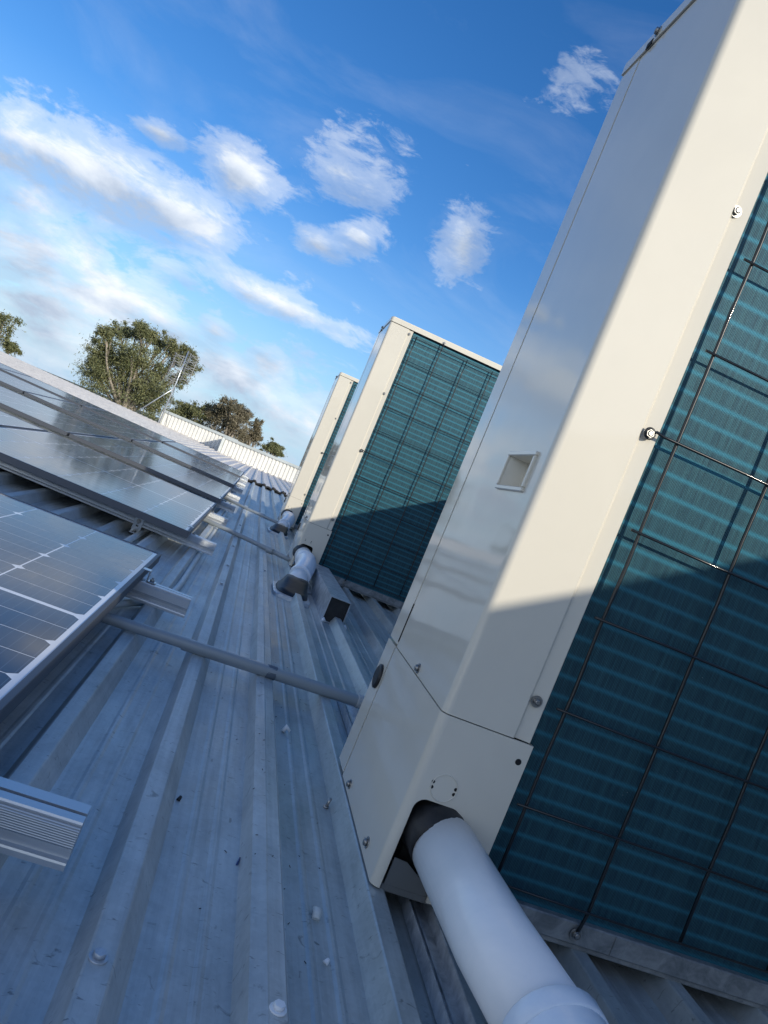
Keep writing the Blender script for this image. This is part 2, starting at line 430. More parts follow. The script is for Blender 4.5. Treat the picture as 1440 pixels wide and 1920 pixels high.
    for i, xx in enumerate(wx):
        zb, ztp = .085, 1.872
        pts = [(xx + .0014*math.sin(z_*9 + i), yw, zb + (ztp - zb) * z_ / 14) for z_ in range(15)]
        if i in (1, 4):
            pts = [(xx - .003, -.002, .036), (xx - .003, yw, .052)] + pts + [(xx, -.008, 1.905)]
        g_.tube(pts, .0036, 8)
    for z_ in wz:
        xs = .196
        if abs(z_ - .966) < .01: g_.tube([(.161, -.003, z_ - .003), (.172, yw, z_ + .004), (.186, yw - .005, z_)] + [(.2 + (1.20-.2)*i/6, yw - .006, z_ + .0012*math.sin(i*2.1)) for i in range(7)], .0029, 8)
        else: g_.tube([(xs + (1.22 - xs)*i/6, yw - .006, z_ + .0012*math.sin(i*1.7 + z_*20)) for i in range(7)], .0026, 8)
    g_.tube([(.161 + .0095*math.cos(a*PI/8), -.003, .963 + .0095*math.sin(a*PI/8)) for a in range(16)], .0027, 6, closed=True, cap=False)
    g_.build('wire_guard', M_WIRE, u)
    for (x, y, z, ax, r, par) in ((.162, .0055, .4246, (0,-1,0), .0078, cp), (.160, -.0015, .9625, (0,-1,0), .0078, cp), (.1535, .0055, 1.4044, (0,-1,0), .0078, cp), (.158, .0055, 1.868, (0,-1,0), .0078, cp),
                              (.4150, -.001, .036, (0,-1,0), .0085, rb), (1.03, .004, .036, (0,-1,0), .0085, rb), (.4175, -.005, 1.912, (0,-1,0), .0078, tp), (.92, -.005, 1.916, (0,-1,0), .0078, tp),
                              (0, .247, .360, (-1,0,0), .0078, cp), (-.0022, .392, .026, (-1,0,0), .0078, bp), (-.0022, .108, .031, (-1,0,0), .0078, bp), (-.005, .415, 1.921, (-1,0,0), .0085, tp)):
        s = MB(); hexscrew(s, (x, y, z), ax, r, .0075); s.build('screw', M_SCREW, par)
    return u
_once = {}
def simple_once(name, col):
    if name not in _once: _once[name] = simple(name, col, .6)
    return _once[name]
X1 = .4745 * S; Y1 = 1.3373 * S; Y2 = 5.5186 * S; Y3 = 9.2204 * S; ZU = .65 * (1 - S)
u1 = make_unit('nearest and tallest-looking cream outdoor unit, filling the right of the photo')
u2 = copy_tree(u1); u3 = copy_tree(u1)
u2['label'] = 'middle cream outdoor unit, standing between the nearest and the farthest one'
u3['label'] = 'farthest cream outdoor unit in the row, partly hidden behind the middle unit'
for u, y in ((u1, Y1), (u2, Y2), (u3, Y3)):
    u.location = (X1, y, ZU + (.012 if y < 8 else .016) * 0); u.scale = (S, S, S)

# ------------------------------------------------------------------ condensate pipes
def ring_on(p, d, r, h, n=28):
    p = Vector(p); d = Vector(d).normalized(); return MB().tube([p, p + d*.003, p + d*(h-.003), p + d*h], [r*.97, r, r, r*.97], n)
def vec(*a): return Vector(a)
RP = .0572
def elbow_pipe(label, path1, elbow, path2, boot_c, boot_label, col=True):
    t = thing('drain_pipe', label, 'pipe', tuple(path1[0]), group='white drain pipes at the feet of the units')
    o = Vector(path1[0]); L = lambda ps: [Vector(p) - o for p in ps]
    MB().tube(L(path1), RP, 32, cap=True).build('pipe_length', M_PVC, t)
    e = L(elbow); MB().tube(bez(e, 8), RP * 1.09, 32).build('elbow', M_PVC2, t)
    d = (e[-1] - e[-2]).normalized()
    ring_on(e[-1] - d*.03, d, RP * 1.17, .04).build('collar', M_PVC2, t)
    d0 = (e[1] - e[0]).normalized()
    ring_on(e[0] - d0*.004, d0, RP * 1.15, .030).build('collar', M_PVC2, t)
    if path2: MB().tube(L(path2), RP, 28).build('pipe_length', M_PVC, t)
    bl = MB()
    f0 = Vector(path1[0]); bl.tube(bez([f0 - o + vec(-.030, .085, -.02), f0 - o + vec(-.016, .040, .010), f0 - o + vec(-.008, -.012, .0)], 5), [.034, .042, .048, .052, .054, .055, .055, .0545, .054, .053, .0525], 24)
    bl.build('foam_insulation', M_FOAM, t)
    return t
# nearest: only its straight length and the first collar are in view
P0 = vec(.5462, 1.222, .1502); P1 = vec(.5905, .955, .1330); P2 = vec(.6060, .865, .127)
P0 = vec(.5462, 1.222, .1560)
# values placed below from the measured centre line
def lerp(a, b, t): return a + (b - a) * t
import json
PIPE1 = [(.5337, 1.240, .1517), (.5402, .975, .1559), (.5620, .800, .1545)]
t1 = elbow_pipe('thick white plastic drain pipe in the foreground reaching toward the viewer from the nearest unit',
     [PIPE1[0], PIPE1[1], lerp(Vector(PIPE1[1]), Vector(PIPE1[2]), 1.0)], [vec(.5615, .812, .1545), vec(.566, .74, .150), vec(.561, .67, .125), vec(.541, .61, .08)], [(.541, .61, .08), (.531, .59, .06)], None, None)
def boot(label, c, d, w=.085, fl=.20):
    t = thing('pipe_boot', label, 'rubber boot', tuple(c), group='black rubber boots sealing the drain pipes to the roof')
    def loft(lv, e, n=32):
        v = []
        for (z, hx, y0, y1) in lv:
            for k in range(n):
                a = 2*PI*k/n; ca, sa = math.cos(a), math.sin(a)
                ca = math.copysign(abs(ca)**e, ca); sa = math.copysign(abs(sa)**e, sa)
                v.append((hx*ca + d[0]*(y0+y1)*.5, (y0+y1)/2 + (y1-y0)/2*sa, z + .0025*math.sin(5*a)*(.02 < z < .05)))
        f = [(j*n+k, j*n+(k+1) % n, (j+1)*n+(k+1) % n, (j+1)*n+k) for j in range(len(lv)-1) for k in range(n)]
        f.append(tuple((len(lv)-1)*n+k for k in range(n))); return v, f
    v, f = loft([(-.02, .095, -.15, .20), (.016, .093, -.14, .20), (.034, .088, -.12, .20), (.038, .080, -.09, .20), (.052, .075, -.04, .21), (.074, .068, .05, .22), (.082, .064, .08, .22)], .62)
    MB().add(v, f, 0, True).build('rubber_skirt', M_LEAD, t)
    v, f = loft([(-.02, .108, -.185, .22), (.0130, .106, -.180, .22), (.0165, .102, -.172, .22)], .35)
    MB().add(v, f).build('base_flange', M_GALV, t); return t
E0 = vec(.510, 4.83, .142)
t2 = elbow_pipe('glossy white drain pipe with an elbow at the foot of the middle unit',
     [(.500, 5.16, .142), (.505, 4.90, .136)], [(.505, 4.93, .136), (.507, 4.80, .134), (.494, 4.68, .112), (.472, 4.57, .078)], [(.472, 4.58, .080), (.440, 4.40, .02)], None, None)
boot('black rubber boot round the drain pipe in front of the middle unit', (.425, 4.22, .004), (.15, -1))
t3 = elbow_pipe('small distant white drain pipe with an elbow at the foot of the farthest unit',
     [(.506, 8.64, .146), (.512, 8.42, .146)], [(.512, 8.45, .146), (.515, 8.28, .146), (.500, 8.10, .13), (.468, 7.93, .085)], [(.468, 7.93, .085), (.448, 7.82, .05)], None, None)
boot('black rubber boot round the distant drain pipe in front of the farthest unit', (.425, 7.66, .004), (.15, -1))

# open box duct lying on the roof in front of the middle unit
t = thing('box_duct', 'short square metal duct with a black open end lying by the middle unit', 'duct', (.640, 3.84, .002))
b = MB(); a0, a1, h = -.056, .054, .132
for (u0, v0, u1, v1) in ((a0, 0, a1, .003), (a0, h-.003, a1, h), (a0, .003, a0+.003, h-.003), (a1-.003, .003, a1, h-.003)):
    v = [(u0, 0, v0), (u1, 0, v0), (u1, 0, v1), (u0, 0, v1), (u0-.012, 1.22, v0), (u1-.012, 1.22, v0), (u1-.012, 1.22, v1), (u0-.012, 1.22, v1)]
    b.add(v, [(0,1,2,3),(7,6,5,4),(0,4,5,1),(1,5,6,2),(2,6,7,3),(3,7,4,0)])
b.build('duct_wall', M_GALV, t)
MB().add([(a0+.003, .012, .003), (a1-.003, .012, .003), (a1-.003, .012, h-.003), (a0+.003, .012, h-.003), (a0+.003, .013, .003), (a1-.003, .013, .003), (a1-.003, .013, h-.003), (a0+.003, .013, h-.003)],
   [(0,1,5,4),(1,2,6,5),(2,3,7,6),(3,0,4,7),(4,5,6,7)]).build('dark_mouth_plate', M_FOAM, t)  # flat black plate across the mouth stands in for the shade inside
for x, y in ((-.058, -.02), (.06, -.01)):
    MB().tube([(x, y, -.002), (x+.008, y+.012, .010), (x+.022, y+.01, .002)], [.006, .012, .004], 8).build('sealant_blob', M_PVC, t)

# steel channels under the units
for y0, y1, lab in ((.55, 2.50, 'slotted bright steel channel running under the nearest unit'), (4.55, 6.0, 'slotted steel channel under the middle unit'), (8.1, 9.6, 'slotted steel channel under the farthest unit')):
    t = thing('steel_channel', lab, 'channel', (.545, y0, .0), group='steel channels under the units'); L = y1 - y0
    z0 = .0035; c = MB().box((-.018, 0, z0), (.030, L, z0 + .003)).box((-.018, 0, z0 + .003), (-.0155, L, z0 + .026)).box((.0275, 0, z0+.003), (.030, L, z0+.026)).box((.005, 0, z0+.003), (.009, L, z0+.008))
    c.build('channel_section', M_GALV, t); y = .06
    while y < L - .06:
        MB().add([(-.010, y, z0+.0036), (.001, y, z0+.0036), (.001, y+.07, z0+.0036), (-.010, y+.07, z0+.0036)], [(0,1,2,3)]).build('slot', M_DARK, t); y += .14

# ------------------------------------------------------------------ solar panels, rails, clamps
PW, PL, PT = 1.42, 2.47, .036
def panel_proto():
    p = thing('solar_panel', '', 'solar panel')
    f = MB(); w = .014
    f.bev((0, 0, 0), (PW, w, PT), .0012); f.bev((0, PL-w, 0), (PW, PL, PT), .0012)
    f.bev((0, w, 0), (w, PL-w, PT), .0012); f.bev((PW-w, w, 0), (PW, PL-w, PT), .0012)
    f.box((w, w, 0), (w + .02, PL-w, .002)).box((PW-w-.02, w, 0), (PW-w, PL-w, .002))
    f.build('frame', M_FRAME, p)
    gmb = MB(); z = PT - .003
    gmb.add([(w, w, z), (PW-w, w, z), (PW-w, PL-w, z), (w, PL-w, z)], [(0, 1, 2, 3)], 1)
    gmb.add([(w, w, z-.006), (PW-w, w, z-.006), (PW-w, PL-w, z-.006), (w, PL-w, z-.006)], [(3, 2, 1, 0)], 1)
    mx, my, gap = .020 + w - .008, .026, .0044; cw = (PW - 2*mx) / 6; mid = .019
    ch = (PL - 2*my - mid) / 20; c = .016
    for j in range(20):
        y0 = my + j*ch + (mid if j >= 10 else 0) + gap/2*.6; y1 = y0 + ch - gap*.6
        for i in range(6):
            x0 = mx + i*cw + gap/2; x1 = x0 + cw - gap; ca, cb = (c, .0005) if j % 2 == 0 else (.0005, c)
            gmb.add([(x0+ca, y0, z+.00015), (x1-ca, y0, z+.00015), (x1, y0+ca, z+.00015), (x1, y1-cb, z+.00015), (x1-cb, y1, z+.00015), (x0+cb, y1, z+.00015), (x0, y1-cb, z+.00015), (x0, y0+ca, z+.00015)], [tuple(range(8))], 0)
    gmb.build('glass', [M_CELL, M_SHEET], p)
    return p
proto = panel_proto(); first = True
#  y0, length, tilt along x, z, number, right edge x
rows = [(.62, PL, .000, 2, -.213), (4.07, PL, .026, 3, -.195), (7.13, PL, .033, 4, -.190), (10.45, 2.55, .035, 5, -.190), (13.62, 2.0, .035, 6, -.205)]
names = ['nearest row', 'second row', 'third row', 'fourth row', 'farthest row by the far roof']
pos = ['right-hand end', 'second from the right end', 'third from the right end', 'fourth from the right end', 'fifth from the right end', 'sixth from the right end']
for ri, (y0, ln, tilt, n, xr) in enumerate(rows):
    for i in range(n):
        o = proto if first else copy_tree(proto); first = False
        a = math.atan(tilt)
        xl = xr - (i+1)*PW - i*.022
        zbase = .112 + zr(0, y0 + ln/2) + (xr - xl - (0)) * tilt
        o.location = (xr - ((i+1)*PW + i*.022) * math.cos(a), y0, .112 + zr(0, y0) + ((i+1)*PW + i*.022) * math.sin(a))
        o.rotation_euler = (math.atan2(zr(0, y0+ln) - zr(0, y0), ln), a, 0)
        o.scale = (1, ln / PL, 1)
        o['label'] = 'blue solar panel, %s of the %s' % (pos[i], names[ri]); o['group'] = 'solar panels in rows on the roof'

def clamp(par, x, y, z):
    b = MB().bev((x-.012, y-.018, z+PT-.001+.002), (x+.016, y+.018, z+PT+.004), .001)
    b.bev((x+.012, y-.018, z+.004), (x+.016, y+.018, z+PT+.001), .0008)
    b.bev((x+.0165, y-.018, z+.001), (x+.044, y+.018, z+.006), .001); b.bev((x+.041, y-.018, z-.004), (x+.044, y+.018, z+.0008), .0006)
    c = b.build('clamp', M_STEEL, par)
    s = MB().tube([(x+.030, y, z-.006), (x+.030, y, z+.020)], .0042, 10).tube([(x+.030, y, z+.006), (x+.030, y, z+.0135)], .0085, 6)
    s.build('bolt', M_SCREW, c)
def rail(y, x0, x1, tilt, label, foot=()):
    t = thing('mounting_rail', label, 'rail', (x1, y, zr(0, y) + .0415), group='aluminium rails carrying the solar panels')
    L = x1 - x0; h = .068
    def pr(pts, mat, name):
        n = len(pts); v = [(0, a, b) for a, b in pts] + [(-L, a, b + L*tilt) for a, b in pts]
        f = [(i, n+i, n+(i+1) % n, (i+1) % n) for i in range(n)] + [tuple(range(n-1, -1, -1)), tuple(range(n, 2*n))]
        return MB().add(v, f).build(name, mat, t)
    pr([(0, .0), (.052, 0), (.052, .006), (.048, .006), (.048, h-.008), (.056, h-.008), (.056, h), (.030, h), (.030, h-.010), (.022, h-.010), (.022, h), (.004, h), (.0025, h-.003), (.0025, .027), (.008, .024), (.008, .013), (.001, .011), (.0, .008)], M_ALU, 'rail_body')
    pr([(.0020, .030), (.0020, h-.006), (.0004, h-.006), (-.0012, h-.012), (-.0012, .033)], M_ALUR, 'ribbed_face')
    x = -.21 - x1
    clamp(t, x, .026, h + .0)
    for fx in foot:
        z0 = -fx*tilt*0
        q = MB(); a, b2 = fx - .024, fx + .024; zz = (-fx) * tilt
        # plate with an open slot, and its foot on the rib
        for (u0, u1, w0, w1) in ((a, a+.017, -.040, .050), (b2-.017, b2, -.040, .050), (a+.017, b2-.017, -.040, -.006), (a+.017, b2-.017, .036, .050)):
            q.box((u0, -.0075, w0+zz), (u1, -.0025, w1+zz))
        q.bev((a, -.060, -.0405+zz), (b2, -.0078, -.034+zz), .001)
        fb = q.build('foot_bracket', M_STEEL, t)
        s = MB(); hexscrew(s, (fx, -.0078, .025+zz), (0,-1,0), .009, .009); s.build('bolt', M_SCREW, fb)
        s = MB(); hexscrew(s, (fx, -.036, -.034+zz), (0,0,1), .009, .008); s.build('bolt', M_SCREW, fb)
    return t
rl = [(1.037, -.033, -3.1, 0, 'ribbed aluminium rail end sticking out at the left edge of the photo', ()),
      (2.655, -.0355, -3.1, 0, 'ribbed aluminium rail end beside the corner of the nearest panel', ()),
      (4.28, -.045, -4.6, .028, 'aluminium rail with a slotted foot bracket under the near edge of the second row', (-.425, -1.75)),
      (5.95, -.052, -4.6, .028, 'shaded aluminium rail under the far side of the second row', ()),
      (7.45, -.045, -6, .033, 'sunlit pale rail at the near corner of the third row', (-.31,)),
      (9.15, -.05, -6, .033, 'aluminium rail under the far side of the third row', ()),
      (10.75, -.06, -7, .035, 'aluminium rail at the near corner of the fourth row', ()),
      (12.4, -.065, -7, .035, 'aluminium rail under the far side of the fourth row', ()),
      (13.85, -.07, -8, .035, 'aluminium rail at the near corner of the farthest row', ()),
      (15.2, -.075, -8, .035, 'last aluminium rail beside the black foam strip', ())]
for y, x1, x0, ti, lab, ft in rl: rail(y, x0, x1, ti, lab, ft)

# ------------------------------------------------------------------ conduits
def conduit(label, pts, r, fits, group='grey conduits crossing the roof to the units', mat=None):
    o = Vector(pts[0]); t = thing('conduit', label, 'conduit', tuple(o), group=group)
    P = [Vector(p) - o for p in pts]
    MB().tube(bez(P, 10), r, 18).build('tube', mat or M_GREYP, t)
    for f, ln, rr, mt, nm in fits:
        a = P[0].lerp(P[-1], f); d = (P[-1]-P[0]).normalized()
        ring_on(a, d, r*rr, ln, 20).build(nm, mt, t)
    return t
zc = .041 + .0165
conduit('grey plastic conduit crossing the roof in front, ending behind the nearest unit', [(-.40, 2.235, zc), (.1, 2.288, zc+.003), (.60, 2.352, zc)], .0165,
        [(.395, .62, 1.16, M_GREYP, 'sleeve'), (.655, .030, 1.28, simple_once('grey_tape', (.12, .15, .19)), 'tape_wrap'), (.955, .045, 1.30, simple_once('pale_pvc', (.45, .48, .50)), 'coupling')])
conduit('grey conduit across the roof to the foot of the middle unit', [(-.42, 5.90, zc), (.05, 5.66, zc+.002), (.455, 5.38, zc)], .0165,
        [(.80, .05, 1.35, M_GREYP, 'coupling')])
conduit('far grey conduit across the roof to the foot of the farthest unit', [(-.30, 8.95, zc), (.05, 8.60, zc), (.43, 8.32, zc)], .0165, [(.72, .05, 1.35, M_GREYP, 'coupling')])
G2 = 'pale conduits running under the panels'
conduit('pale conduit curving out from under the nearest panel along the rib', [(-.42, 2.1, .018), (-.25, 2.62, .018), (-.125, 3.05, .018), (-.112, 4.2, .018), (-.112, 6.5, .018), (-.112, 9.5, .025)], .0125, [], G2, M_CAP)
conduit('left of two sunlit conduits under the second row of panels', [(-.445, 3.2, .02), (-.435, 5, .02), (-.43, 8, .02)], .016, [], G2, M_CAP)
conduit('right of two sunlit conduits under the second row of panels', [(-.375, 3.2, .02), (-.375, 5, .02), (-.375, 8, .02)], .019, [(.235, .05, 1.06, M_BLACK, 'black_band')], G2, M_CAP)

# ------------------------------------------------------------------ roof screws and loose bits
def rscrew(x, y, z, label, r=.0078, mat=None):
    s = MB(); s.tube([(0, 0, 0), (0, 0, .0025)], r*1.5, 18); s.tube([(0, 0, .0025), (0, 0, .009)], r, 6)
    o = s.build('roof_screw', mat or M_GALV, None, (x, y, z + zr(x, y))); tag(o, label, 'screw', 'screws fixing the roof sheets'); return o
rscrew(.0455, .893, .041, 'hex roof screw on the rib nearest the bottom left of the photo')
rscrew(.268, .892, .041, 'white-topped roof screw on the wide rib at the bottom edge', .0075, M_PVC)
rscrew(.052, 4.15, .041, 'roof screw on the rib between the two nearer conduits, nearer of its pair')
rscrew(.050, 5.05, .041, 'roof screw on the left rib just this side of the middle conduit')
rscrew(.050, 6.6, .041, 'roof screw on the left rib just beyond the middle conduit')
rscrew(.049, 3.55, .041, 'roof screw on the left rib some way past the front conduit')
rscrew(.262, 4.5, .041, 'roof screw on the wide middle rib level with the middle drain pipe')
def bit(name, label, cat, loc, mb, mat): tag(mb.build(name, mat, None, loc), label, cat, 'small debris lying on the roof')
m = MB().tube([(0, 0, 0), (.006, .004, .014), (.018, .0, .006)], [.006, .007, .004], 9); bit('putty_lump', 'small pale putty lump beside the wide rib near the front conduit', 'debris', (.322, 2.0, .002), m, M_PVC)
m = MB().tube([(0, 0, .0), (.004, .002, .022)], .0032, 8).tube([(0, 0, .0), (-.001, 0, .004)], .007, 8); bit('loose_screw', 'loose dark screw standing in the pan near the corner of the nearest unit', 'screw', (.412, 1.62, .0), m, M_SCREW)
m = MB().tube([(0, 0, .0), (.002, .012, .007), (.0, .028, .002)], [.006, .008, .004], 10); bit('sealant_blob', 'flat grey sealant blob on the flute in front of the nearest unit', 'debris', (.355, 1.18, .001), m, M_CAP)
m = MB().tube([(0, 0, .0), (.005, .004, .006)], [.005, .003], 7); bit('sealant_crumb', 'small pale sealant crumb in the bottom pan right of the wide rib', 'debris', (.362, 1.075, .001), m, M_PVC)
m = MB().tube([(0, 0, .0), (.004, .02, .003)], [.0018, .0015], 7); bit('blue_plastic_scrap', 'tiny blue plastic scrap against the wide rib', 'debris', (.219, 1.27, .001), m, simple('blue_plastic', (.03, .07, .22), .4))
m = MB().tube([(0, 0, .0), (.003, .008, .005)], [.004, .003], 7); bit('dark_crumb', 'tiny black crumb in the pan between the two left ribs', 'debris', (.098, 1.43, .001), m, M_FOAM)
sw = MB()
for i in range(90):                                     # metal filings and grit
    x = random.gauss(.36, .16); y = abs(random.gauss(1.4, .8)) + .75
    if x > .44: continue
    z = .0012; a = random.random()*PI; l = random.uniform(.002, .006)
    if .215 < x < .30: z = .0425
    sw.tube([(x, y, z), (x + l*math.cos(a), y + l*math.sin(a), z + .001)], .0007, 5)
struct(sw.build('metal_filings', M_FOAM), 'stuff')

# ------------------------------------------------------------------ far edge: parapets, capping, antenna
def parapet(label, x0, x1, y, z0, z1, ret, zl=None):
    t = thing('parapet_wall', label, 'parapet', (x0, y, z0)); L = x1 - x0; H = z1 - z0
    m = MB(); p = .148; P = []; x = 0
    while x < L - .02:
        P += [(x, .05), (x + .026, .0), (x + .094, .0), (x + .118, .05)]; x += p
    P.append((L, .05)); m.prism(P, 0, H)
    m.box((0, .06, 0), (L, .12, H)); m.build('cladding', M_WHITECLAD, t)
    MB().box((-.06, -.05, H), (L + .02, ret, H + .10)).build('capping', M_CAPG, t)
    MB().box((-.10, -.06, 0), (-.002, ret, H - .002)).build('end_flashing', M_CAP, t)
parapet('left length of white ribbed parapet beside the antenna mast, partly in shade', -4.33, -1.2, 33.0, .10, .80, 1.0)
parapet('right length of white ribbed parapet, taller and nearer, running behind the units', -1.52, 4.2, 30.0, .10, .745, 3.3)
v = []
for x, zt in ((-4.38, .27), (-18, .83)):
    zb = zr(x, 30) + .02
    v += [(x, 31.6, zb - .25), (x, 33.1, zt - .05), (x, 33.2, zt), (x, 33.6, zt), (x, 33.6, zb - .6)]
c = MB().add(v, [(0,5,6,1),(1,6,7,2),(2,7,8,3),(3,8,9,4),(0,1,2,3,4),(9,8,7,6,5)])
tag(c.build('ridge_capping', M_CAP), 'long pale metal capping along the far left edge of the roof', 'roof capping')

t = thing('antenna', 'roof antenna with two ladder-like arrays on a thin mast above the left parapet end', 'antenna', (-4.33, 32.6, .12))
MB().tube([(0, 0, -.05), (.02, 0, 2.0), (.0, 0, 3.35)], .028, 10).build('mast', M_ALU, t)
MB().tube([(-.95, .3, .36), (.02, 0, 1.72)], .022, 8).build('stay', M_ALU, t)
MB().tube([(.34, -.2, -.05), (.16, -.1, 1.0), (.02, 0, 1.95)], .012, 6).build('stay', M_TRAY, t)
for sx, zb in ((-.24, 1.85), (.30, 2.05)):
    a = MB()
    a.tube([(sx-.16, -.06, zb), (sx-.16, -.06, zb+1.25)], .012, 6); a.tube([(sx+.16, -.06, zb), (sx+.16, -.06, zb+1.25)], .012, 6)
    for k in range(13): a.tube([(sx-.24, -.06, zb+.05+k*.096), (sx+.24, -.06, zb+.05+k*.096)], .008, 6)
    for k in range(5):
        z = zb + .15 + k*.25
        a.tube([(sx-.20, -.22, z+.08), (sx, -.20, z), (sx+.20, -.22, z+.08)], .009, 6); a.tube([(sx-.20, -.22, z-.08), (sx, -.20, z), (sx+.20, -.22, z-.08)], .009, 6)
        a.tube([(sx, -.20, z), (sx, -.05, z)], .01, 6)
    a.tube([(sx, -.05, zb+.6), (0, 0, zb+.6)], .02, 6)
    a.build('array', simple_once('antenna_metal', (.33, .34, .35)), t)

# ------------------------------------------------------------------ trees
def leaf_cluster(mb, c, r, n, size, rng, droop=.5):
    for _ in range(n):
        p = Vector((rng.gauss(0, .46)*r[0], rng.gauss(0, .46)*r[1], rng.gauss(0, .46)*r[2]))
        d = Vector((rng.gauss(0, 1), rng.gauss(0, 1), rng.gauss(-droop, .8))).normalized(); s = d.cross(Vector((rng.gauss(0,1), rng.gauss(0,1), rng.gauss(0,1)))).normalized()
        l = size*rng.uniform(.7, 1.5); w = l*rng.uniform(.12, .24); q = Vector(c) + p
        mb.add([q - s*w, q - d*l*.5 + s*0, q + s*w, q + d*l], [(0, 1, 2, 3)])
def tree(label, base, clumps, leafm, seed, size=.16, dens=1., wid=1.):
    rng = random.Random(seed); t = thing('gum_tree', label, 'tree', base, group='trees beyond the roof')
    B = Vector(base); tr = MB(); cr = MB()
    top = max(c[2] for c in clumps); cx = sum(c[0] for c in clumps)/len(clumps) - B.x
    fork = Vector((cx*.4, 0, (top - B.z)*.42))
    tr.tube(bez([(0, 0, 0), (fork.x*.3, .1, fork.z*.5), tuple(fork)], 5), [.34 - .012*i for i in range(11)], 9)
    for (x, y, z, rx, rz) in clumps:
        e = Vector((x, y, z)) - B; mid = fork.lerp(e, .5) + Vector((rng.uniform(-.5, .5), rng.uniform(-.4, .4), rng.uniform(-.1, .5)))
        path = bez([tuple(fork), tuple(mid), tuple(e + Vector((0, 0, rz*.2)))], 5)
        tr.tube(path, [.15 - .011*i for i in range(len(path))], 6)
        for k in range(5):
            a = Vector((rng.uniform(-1, 1)*rx, rng.uniform(-1, 1)*rx, rng.uniform(-.3, 1)*rz)); s0 = path[6 + k % 4]
            tr.tube([s0, s0.lerp(e + a, .6) + Vector((0, 0, .1)), e + a*.9], [.045, .03, .012], 5)
            leaf_cluster(cr, e + a, (rx*.55, rx*.55, rz*.5), int(150*dens), size, rng)
        leaf_cluster(cr, e, (rx*1.25, rx*1.25, rz*1.2), int(420*dens), size, rng)
        for k in range(7):
            a = Vector((rng.gauss(0, .75)*rx, rng.gauss(0, .6)*rx, rng.gauss(.1, .75)*rz)); leaf_cluster(cr, e + a*.9, (rx*.34, rx*.34, rz*.4), int(80*dens), size, rng)
    tr.build('trunk', M_BARK, t); cr.build('crown', leafm, t)
    return t
def Q(px, py, y):                                        # metres: x and height of a crown clump at distance y
    return px, py
big = [(-13.7, 60, 1.9, .8, .8), (-13.4, 60, 2.8, .7, .7), (-13.2, 60, 1.0, 1.3, .9), (-12.4, 60, 3.0, 1.2, .9), (-10.9, 60, 2.9, 1.2, .9), (-9.4, 60, 1.4, 1.1, .8), (-14.0, 60, 3.2, .9, .7), (-13.6, 59, 4.5, .55, .5), (-12.9, 60, 5.1, .6, .55), (-12.1, 61, 5.6, .6, .5), (-11.3, 59, 5.7, .65, .55), (-10.6, 60, 5.75, .6, .5), (-9.8, 61, 5.6, .75, .6), (-9.0, 60, 5.4, .6, .6),
       (-7.9, 60, 5.65, .5, .5), (-8.4, 60, 5.0, .5, .5), (-7.55, 61, 4.6, .55, .75), (-7.8, 60, 3.5, .5, .5), (-12.8, 60, 3.4, 1.1, .9), (-11.4, 59, 4.0, 1.1, .8), (-9.9, 60, 3.8, 1.1, .9), (-8.9, 60, 3.2, .8, .9), (-12.2, 60, 1.9, 1.5, .9), (-10.2, 60, 2.2, 1.5, 1.0), (-8.9, 59, 1.9, 1.0, .8), (-13.4, 60, 1.8, 1.0, .8), (-11, 60, .6, 2.2, .9), (-8.6, 60, .7, 1.2, .8)]
tree('biggest olive-green gum tree rising behind the antenna, pale branches showing', (-10.6, 60, -5), big, M_LEAF, 3, .12, 1.3)
tree('leafy tree crown cut by the left edge of the photo', (-20.8, 60, -5), [(-20.6, 60, 2.4, .8, .6), (-21.1, 60, 1.2, 1.0, .8), (-19.5, 60, .9, .45, .35), (-22.5, 60, 2.2, 1.3, 1.0)], M_LEAF, 5, .155)
tree('low green bush-like tree right behind the left length of parapet', (-6.0, 62, -5), [(-7.0, 62, 1.6, .6, .45), (-6.3, 62, 1.9, .55, .45), (-5.6, 61, 1.8, .55, .45), (-4.9, 62, 2.2, .6, .5), (-5.9, 62, .9, 1.3, .6), (-7.3, 62, .9, .8, .5)], M_LEAF, 8, .12, 1.3)
tree('brownish bushy tree behind the joint of the two parapets', (-3.2, 61, -5), [(-4.4, 61, 2.75, .55, .5), (-3.7, 60, 3.15, .6, .5), (-3.0, 61, 3.15, .6, .5), (-2.4, 61, 3.0, .5, .45), (-3.6, 61, 2.2, .9, .6), (-2.6, 60, 2.3, .6, .5), (-4.3, 61, 1.6, .9, .6), (-3.0, 61, 1.5, 1.0, .6)], M_LEAF2, 13, .115, 1.3)
tree('narrow spiky brownish tree just right of the brownish bushy tree', (-1.6, 63, -5), [(-1.25, 63, 2.75, .25, .45), (-1.5, 63, 2.1, .5, .5), (-1.1, 63, 1.7, .45, .4), (-1.9, 63, 1.4, .6, .5)], M_LEAF2, 17, .12)
tree('tiny round far-off tree showing over the right parapet near the farthest unit', (.8, 75, -5), [(.45, 75, 1.95, .4, .28), (1.05, 75, 1.95, .5, .32), (.2, 75, 1.6, .5, .3), (1.2, 75, 1.5, .5, .3)], M_LEAF, 19, .13)

# ------------------------------------------------------------------ sun, sky with clouds
EL = math.atan2(.467, math.hypot(.7, 1)); AZ = math.atan2(.7, -1.0)
sd = bpy.data.lights.new('sun', 'SUN'); sd.energy = 2.6; sd.angle = math.radians(.53); sd.color = (1, .925, .78)
so = bpy.data.objects.new('sun', sd); C.objects.link(so); so.location = (7, -10, 6)
so.rotation_euler = Vector((-.7, 1, -.467)).to_track_quat('-Z', 'Y').to_euler()

